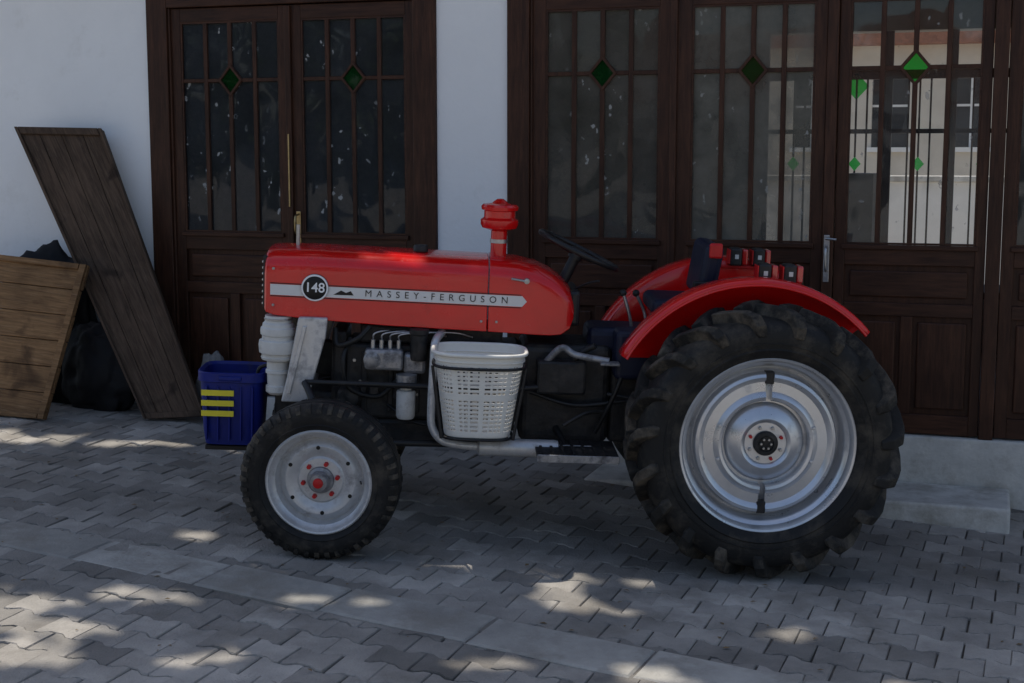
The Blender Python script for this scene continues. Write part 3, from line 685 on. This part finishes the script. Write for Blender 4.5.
# rear lamps
for s in (-1,1):
    for dx in (.02,.15):
        lz=-.018
        box('tail_lamp_body',dx-.035,dx+.03,s*.38-.05,s*.38+.05,1.46+lz,1.56+lz,M['black'],P_,bevel=.012,seg=3)
        box('tail_lamp_lens',dx+.031,dx+.065,s*.38-.045,s*.38+.045,1.465+lz,1.555+lz,M['lamp'],P_,bevel=.01,seg=3)
        box('tail_lamp_rim',dx-.042,dx-.036,s*.38-.045,s*.38+.045,1.47+lz,1.55+lz,M['red2'],P_,bevel=.001)
        box('tail_lamp_badge',dx-.012,dx+.010,s*.38-.054,s*.38-.051,1.50+lz,1.525+lz,M['cream'],P_,bevel=.001)
    box('lamp_bracket',-.06,.22,s*.38-.02,s*.38+.02,1.425,1.443,M['red2'],P_)
tube('lift_arm',smoothpath([(.1,-.2,1.05),(.3,-.22,1.12),(.48,-.24,1.0)]),.03,M['red2'],P_); tube('lift_arm_far',smoothpath([(.1,.2,1.05),(.3,.22,1.12),(.48,.24,1.0)]),.03,M['red2'],P_)
tube('lift_rod',[(.48,-.24,1.0),(.45,-.28,.5)],.015,M['steel'],P_); tube('lower_link',[(.1,-.25,.45),(.62,-.3,.45)],.022,M['black'],P_); tube('lower_link_far',[(.1,.25,.45),(.62,.3,.45)],.022,M['black'],P_)
tube('top_link',[(.25,0,.98),(.6,0,.75)],.02,M['black'],P_)
# fenders ---------------------------------------------------
def fender(name,s):
    cxz=(-.025,.70); a0,a1=R(43),R(152); n=44
    prof=[(.40,.385),(.735,.385),(.762,.395),(.776,.42),(.780,.47),(.780,.53),(.775,.552),(.763,.562),(.746,.562)] # radius, |y|
    v=[];f=[];m=len(prof)
    for i in range(n+1):
        a=a0+(a1-a0)*i/n
        for k,(r,y) in enumerate(prof):
            if k==0:
                r=max(.30,min(.70,.33/max(.3,abs(math.sin(a)))))
            v.append((cxz[0]+r*math.cos(a),s*y,cxz[1]+r*math.sin(a)))
    for i in range(n):
        for k in range(m-1): f.append((i*m+k,i*m+k+1,(i+1)*m+k+1,(i+1)*m+k))
    mesh(name,v,f,M['red'],P_,smooth=40,solid=.005)
    tube(name+'_bead',[(cxz[0]+.748*math.cos(a0+(a1-a0)*i/n),s*.565,cxz[1]+.748*math.sin(a0+(a1-a0)*i/n)) for i in range(n+1)],.008,M['red'],P_,n=8)
fender('rear_fender',-1); fender('rear_fender_far',1)
# wheels ------------------------------------------------------
def rear_wheel(name,s):
    W=empty(name,(0,s*.69,.688),(0,0,0 if s<0 else math.pi),parent=P_)
    yo=.018
    half=[(.425,-.12),(.445,-.15),(.475,-.170),(.485,-.176),(.492,-.172),(.53,-.180),(.575,-.176),(.602,-.165),(.620,-.145),(.631,-.11),(.636,-.05),(.637,0)]
    lathe('tyre',[(r,y) for r,y in half]+[(r,-y*1.2) for r,y in reversed(half[:-1])],M['tyre'],W,n=96,closedprof=True)
    st=[((0.0,.690),(0.0,.625),0,.028),((.07,.690),(.07,.625),.095,.027),((.13,.685),(.12,.62),.18,.028),((.178,.663),(.15,.605),.240,.032),((.199,.612),(.17,.58),.27,.033),((.190,.556),(.173,.55),.28,.025)]
    mb=MB(); NL=19
    for sg in (-1,1):
        for k in range(NL):
            p0=2*math.pi*k/NL+(math.pi/NL if sg>0 else 0)+random.gauss(0,.004); v=[]
            for (yt,rt),(yb,rb),dp,hw in st:
                a=p0-dp; e_y=1 if sg<0 else 1.2
                for r_,y_,h in ((rt,yt,hw*.8),(rt,yt,-hw*.8),(rb,yb,-hw*1.2),(rb,yb,hw*1.2)):
                    aa=a+h/.65; v.append((r_*math.cos(aa),sg*y_*e_y+yo if yt>0 else yo-sg*.012,r_*math.sin(aa)))
            f=[]
            for i in range(len(st)-1):
                for q_ in range(4):
                    l=(q_+1)%4; f.append((i*4+q_,i*4+l,(i+1)*4+l,(i+1)*4+q_) if sg<0 else (i*4+l,i*4+q_,(i+1)*4+q_,(i+1)*4+l))
            f.append((0,3,2,1) if sg<0 else (0,1,2,3)); e_=(len(st)-1)*4; f.append((e_,e_+1,e_+2,e_+3) if sg<0 else (e_+3,e_+2,e_+1,e_))
            mb.add(v,f)
    lg=mb.make('tread_lugs',M['lug'],W,bevel=.006,seg=2); lg.location=(0,-.018,0)
    lathe('sidewall_ring',[(.512,-.176),(.515,-.1815),(.520,-.1815),(.523,-.177)],M['tyre'],W,n=96)
    lathe('rim',[(.430,.13),(.40,.06),(.40,-.03),(.43,-.10),(.447,-.128),(.447,-.14),(.438,-.146),(.428,-.142),(.421,-.128),(.416,-.10),(.400,-.088),(.392,-.075),(.388,-.02),(.375,-.008),(.365,-.02),(.35,-.03),(.20,-.035)],M['silver'],W,n=96)
    lathe('wheel_disc',[(.205,-.02),(.198,-.05),(.185,-.066),(.165,-.075),(.145,-.088),(.125,-.094),(.112,-.088),(.104,-.078),(.06,-.078)],M['silver'],W,n=72)
    lathe('hub',[(.062,-.07),(.062,-.09),(.056,-.098),(.04,-.10),(.036,-.092),(0,-.092)],M['engine'],W,n=40)
    for k in range(8):
        a=2*math.pi*(k+.5)/8; lathe('wheel_nut',[(0,-.096),(.008,-.096),(.010,-.076)],M['red2'] if k%3==0 else M['steel'],W,(.083*math.cos(a),0,.083*math.sin(a)),6)
    for k in range(6):
        a=2*math.pi*k/6; lathe('hub_screw',[(0,-.106),(.006,-.106),(.007,-.095)],M['steel'],W,(.025*math.cos(a),0,.025*math.sin(a)),6)
    wp=[(.215,-.03),(.215,-.078),(.222,-.090),(.236,-.094),(.250,-.088),(.262,-.078),(.31,-.076),(.322,-.088),(.335,-.094),(.350,-.088),(.357,-.076),(.357,-.03)]
    for a0 in (R(-86.5),R(93.5)):
        lathe('wheel_weight',wp,M['silver'],W,n=48,a0=a0,a1=a0+R(173),closedprof=True)
    for sg in (-1,1):
        box('clamp_lug',-.022,.022,-.085,-.03,sg*.33-.03,sg*.33+.03,M['black'],W,bevel=.004)
        for dx in (-1,1): lathe('weight_rivet',[(0,-.1),(.008,-.099),(.010,-.09)],M['silver2'],W,(dx*.25*math.cos(R(20)),0,sg*.25*math.sin(R(20))),12)
    return W
rear_wheel('rear_wheel',-1); rear_wheel('rear_wheel_far',1)
def front_wheel(name,s):
    W=empty(name,(-2.20,s*.62,.402),(0,0,R(-6) if s<0 else math.pi-R(6)),parent=P_)
    half=[(.258,-.066),(.272,-.088),(.290,-.099),(.296,-.103),(.300,-.100),(.325,-.106),(.352,-.103),(.374,-.095),(.388,-.082),(.397,-.068),(.399,-.042),(.388,-.039),(.388,-.028),(.401,-.025),(.402,0)]
    lathe('tyre',half+[(r,-y) for r,y in reversed(half[:-1])],M['tyre'],W,n=96,closedprof=True)
    mb=MB()
    for sg in (-1,1):
        for k in range(44):
            a=2*math.pi*k/44; v=[]
            for r_,y_ in ((.400,.064),(.398,.083),(.380,.103),(.358,.1085),(.358,.100),(.375,.09),(.391,.07)):
                for h in (-.012,.012): v.append(((r_)*math.cos(a+h/.38),sg*y_,(r_)*math.sin(a+h/.38)))
            f=[]
            for i in range(7):
                j=(i+1)%7; f.append((2*i,2*i+1,2*j+1,2*j))
            f.append(tuple(range(0,14,2))); f.append(tuple(range(13,0,-2))); mb.add(v,f)
    mb.make('shoulder_blocks',M['lug'],W)
    lathe('rim',[(.262,.07),(.23,.04),(.225,-.02),(.255,-.06),(.268,-.074),(.269,-.087),(.262,-.093),(.254,-.090),(.248,-.076),(.240,-.062),(.226,-.052),(.222,-.03),(.212,-.010),(.205,-.014),(.195,-.03),(.175,-.042),(.155,-.040),(.135,-.028),(.120,-.022),(.110,-.030),(.05,-.032)],M['silver2'],W,n=80)
    lathe('hub',[(.07,-.03),(.066,-.045),(.052,-.05),(.048,-.085),(.042,-.095),(.025,-.098),(0,-.1)],M['alu'],W,n=36)
    lathe('hub_cap',[(.026,-.098),(.024,-.108),(.01,-.112),(0,-.112)],M['red2'],W,n=24)
    for k in range(6):
        a=2*math.pi*k/6+.2; lathe('wheel_nut',[(0,-.052),(.011,-.052),(.013,-.030)],M['red2'],W,(.088*math.cos(a),0,.088*math.sin(a)),6)
        a+=.4; lathe('painted_hole',[(0,-.0445),(.010,-.0445),(.011,-.030)],M['ink'],W,(.168*math.cos(a),0,.168*math.sin(a)),16)  # raised black discs painted in for the shade inside holes
    tube('valve',[(.2,-.02,0),(.21,-.06,.0)],.004,M['black'],W)
front_wheel('front_wheel',-1); front_wheel('front_wheel_far',1)

# ------------------------------------------------------------ leaning boards
def board(name,bl,br,tr,tl,n,mat,thick=.03,along=True,frame=None):
    bl,br,tr,tl=map(Vector,(bl,br,tr,tl))
    ya=(tl-bl).normalized(); na=(br-bl).cross(tl-bl).normalized(); xa=ya.cross(na)
    if xa.dot(br-bl)<0: xa=-xa
    na=xa.cross(ya)
    def loc(p): q=p-bl; return (q.dot(xa),q.dot(ya))
    c=[loc(p) for p in (bl,br,tr,tl)]
    def bil(u,v): 
        return tuple((c[0][i]*(1-u)+c[1][i]*u)*(1-v)+(c[3][i]*(1-u)+c[2][i]*u)*v for i in (0,1))
    Mx=Matrix((xa.to_4d(),ya.to_4d(),na.to_4d(),(0,0,0,1))).transposed(); 
    for i in range(3): Mx[3][i]=0
    Mx.translation=bl
    mb=MB()
    def prm(u0,u1,v0,v1,z0,z1):
        P4=[bil(u0,v0),bil(u1,v0),bil(u1,v1),bil(u0,v1)]
        mb.add([(x,y,z0) for x,y in P4]+[(x,y,z1) for x,y in P4],BF)
    for k in range(n):
        e=random.uniform(-.008,.008); dz=random.uniform(0,.004)
        if along: prm(k/n+.002,(k+1)/n-.002,0+abs(e),1-abs(e)*1.5,-thick+dz,dz)
        else: prm(0+abs(e),1-abs(e),k/n+.002,(k+1)/n-.002,-thick+dz,dz)
    if frame:
        for (u0,u1,v0,v1) in frame: prm(u0,u1,v0,v1,.006,.026)
    o=mb.make(name,mat,bevel=.003,seg=1); o.matrix_world=Mx; return o
board('wooden_panel',(-2.57,9.80,zg(-2.57,9.80)+.01),(-2.14,9.76,zg(-2.14,9.76)+.055),(-2.92,10.26,2.29),(-3.565,10.32,2.305),4,M['plank1'],.035,True,[(.0,.04,.0,1),(.96,1,.0,1),(.045,.955,.975,1),(.045,.955,0,.02)])
board('crate_lid',(-4.35,9.90,zg(-4.35,9.9)+.01),(-3.22,9.66,zg(-3.22,9.66)+.01),(-2.96,9.94,1.34),(-4.15,10.20,1.45),6,M['plank2'],.03,False,[(.955,.995,.0,1),(0,.95,.965,1.0),(0,.95,0,.03)])
def lump(name,c,r,mat,seed,amp=.25):
    import bmesh
    bm=bmesh.new(); bmesh.ops.create_icosphere(bm,subdivisions=5,radius=1)
    for v in bm.verts:
        d_=v.co.copy(); k=1+amp*noise.noise(d_*1.6+Vector((seed,0,0)))+amp*.5*noise.noise(d_*4+Vector((seed,3,0)))+amp*.25*abs(noise.noise(Vector((d_.x*9,d_.y*9,d_.z*3))+Vector((seed,7,0))))
        v.co=Vector((d_.x*r[0]*k,d_.y*r[1]*k,d_.z*r[2]*k))
        if v.co.z<-r[2]*.8: v.co.z=-r[2]*.8
    m=bpy.data.meshes.new(name); bm.to_mesh(m); bm.free(); m.materials.append(mat)
    for p in m.polygons: p.use_smooth=True
    return finish(bpy.data.objects.new(name,m),None,c)
t_=lump('tarp_and_gap_shade',(-3.42,10.36,.76),(.44,.11,.68),M['tarp_shade'],3,.2); t_.rotation_euler=(0,0,R(-18.5))  # dark cloth, extended downwards to paint the shade behind the boards
t2=lump('tarp_and_gap_shade.001',(-2.98,10.14,.54),(.30,.13,.36),M['tarp_shade'],8,.2); t2.rotation_euler=(0,0,R(-18.5))  # black lump added as painted shade in the gap between the boards
lump('cement_sack',(-2.12,9.98,.48),(.11,.09,.24),M['sack'],5,.2)

# ------------------------------------------------------------ light, camera
W=bpy.data.worlds.new('World'); scene.world=W; W.use_nodes=True; nt=W.node_tree
bg=nt.nodes['Background']; sky=nt.nodes.new('ShaderNodeTexSky'); sky.sky_type='NISHITA'; sky.sun_disc=False
sky.sun_elevation=math.asin(S.z); sky.sun_rotation=math.atan2(S.x,S.y); sky.altitude=200; sky.dust_density=2.0
nt.links.new(sky.outputs[0],bg.inputs[0]); bg.inputs[1].default_value=.15
l=bpy.data.lights.new('sun','SUN'); l.energy=4.2; l.angle=R(.6); l.color=(1,.94,.84)
so=bpy.data.objects.new('sun',l); finish(so,None,(0,0,20)); so.rotation_mode='QUATERNION'; so.rotation_quaternion=S.to_track_quat('Z','Y')
cam=bpy.data.cameras.new('camera'); cam.lens=50; cam.sensor_width=36; cam.clip_end=2000
co=bpy.data.objects.new('camera',cam); finish(co,None,(0,0,2.1),(R(90-7.43),0,0)); scene.camera=co
scene.view_settings.view_transform='Standard'; scene.view_settings.look='None'; scene.view_settings.exposure=0
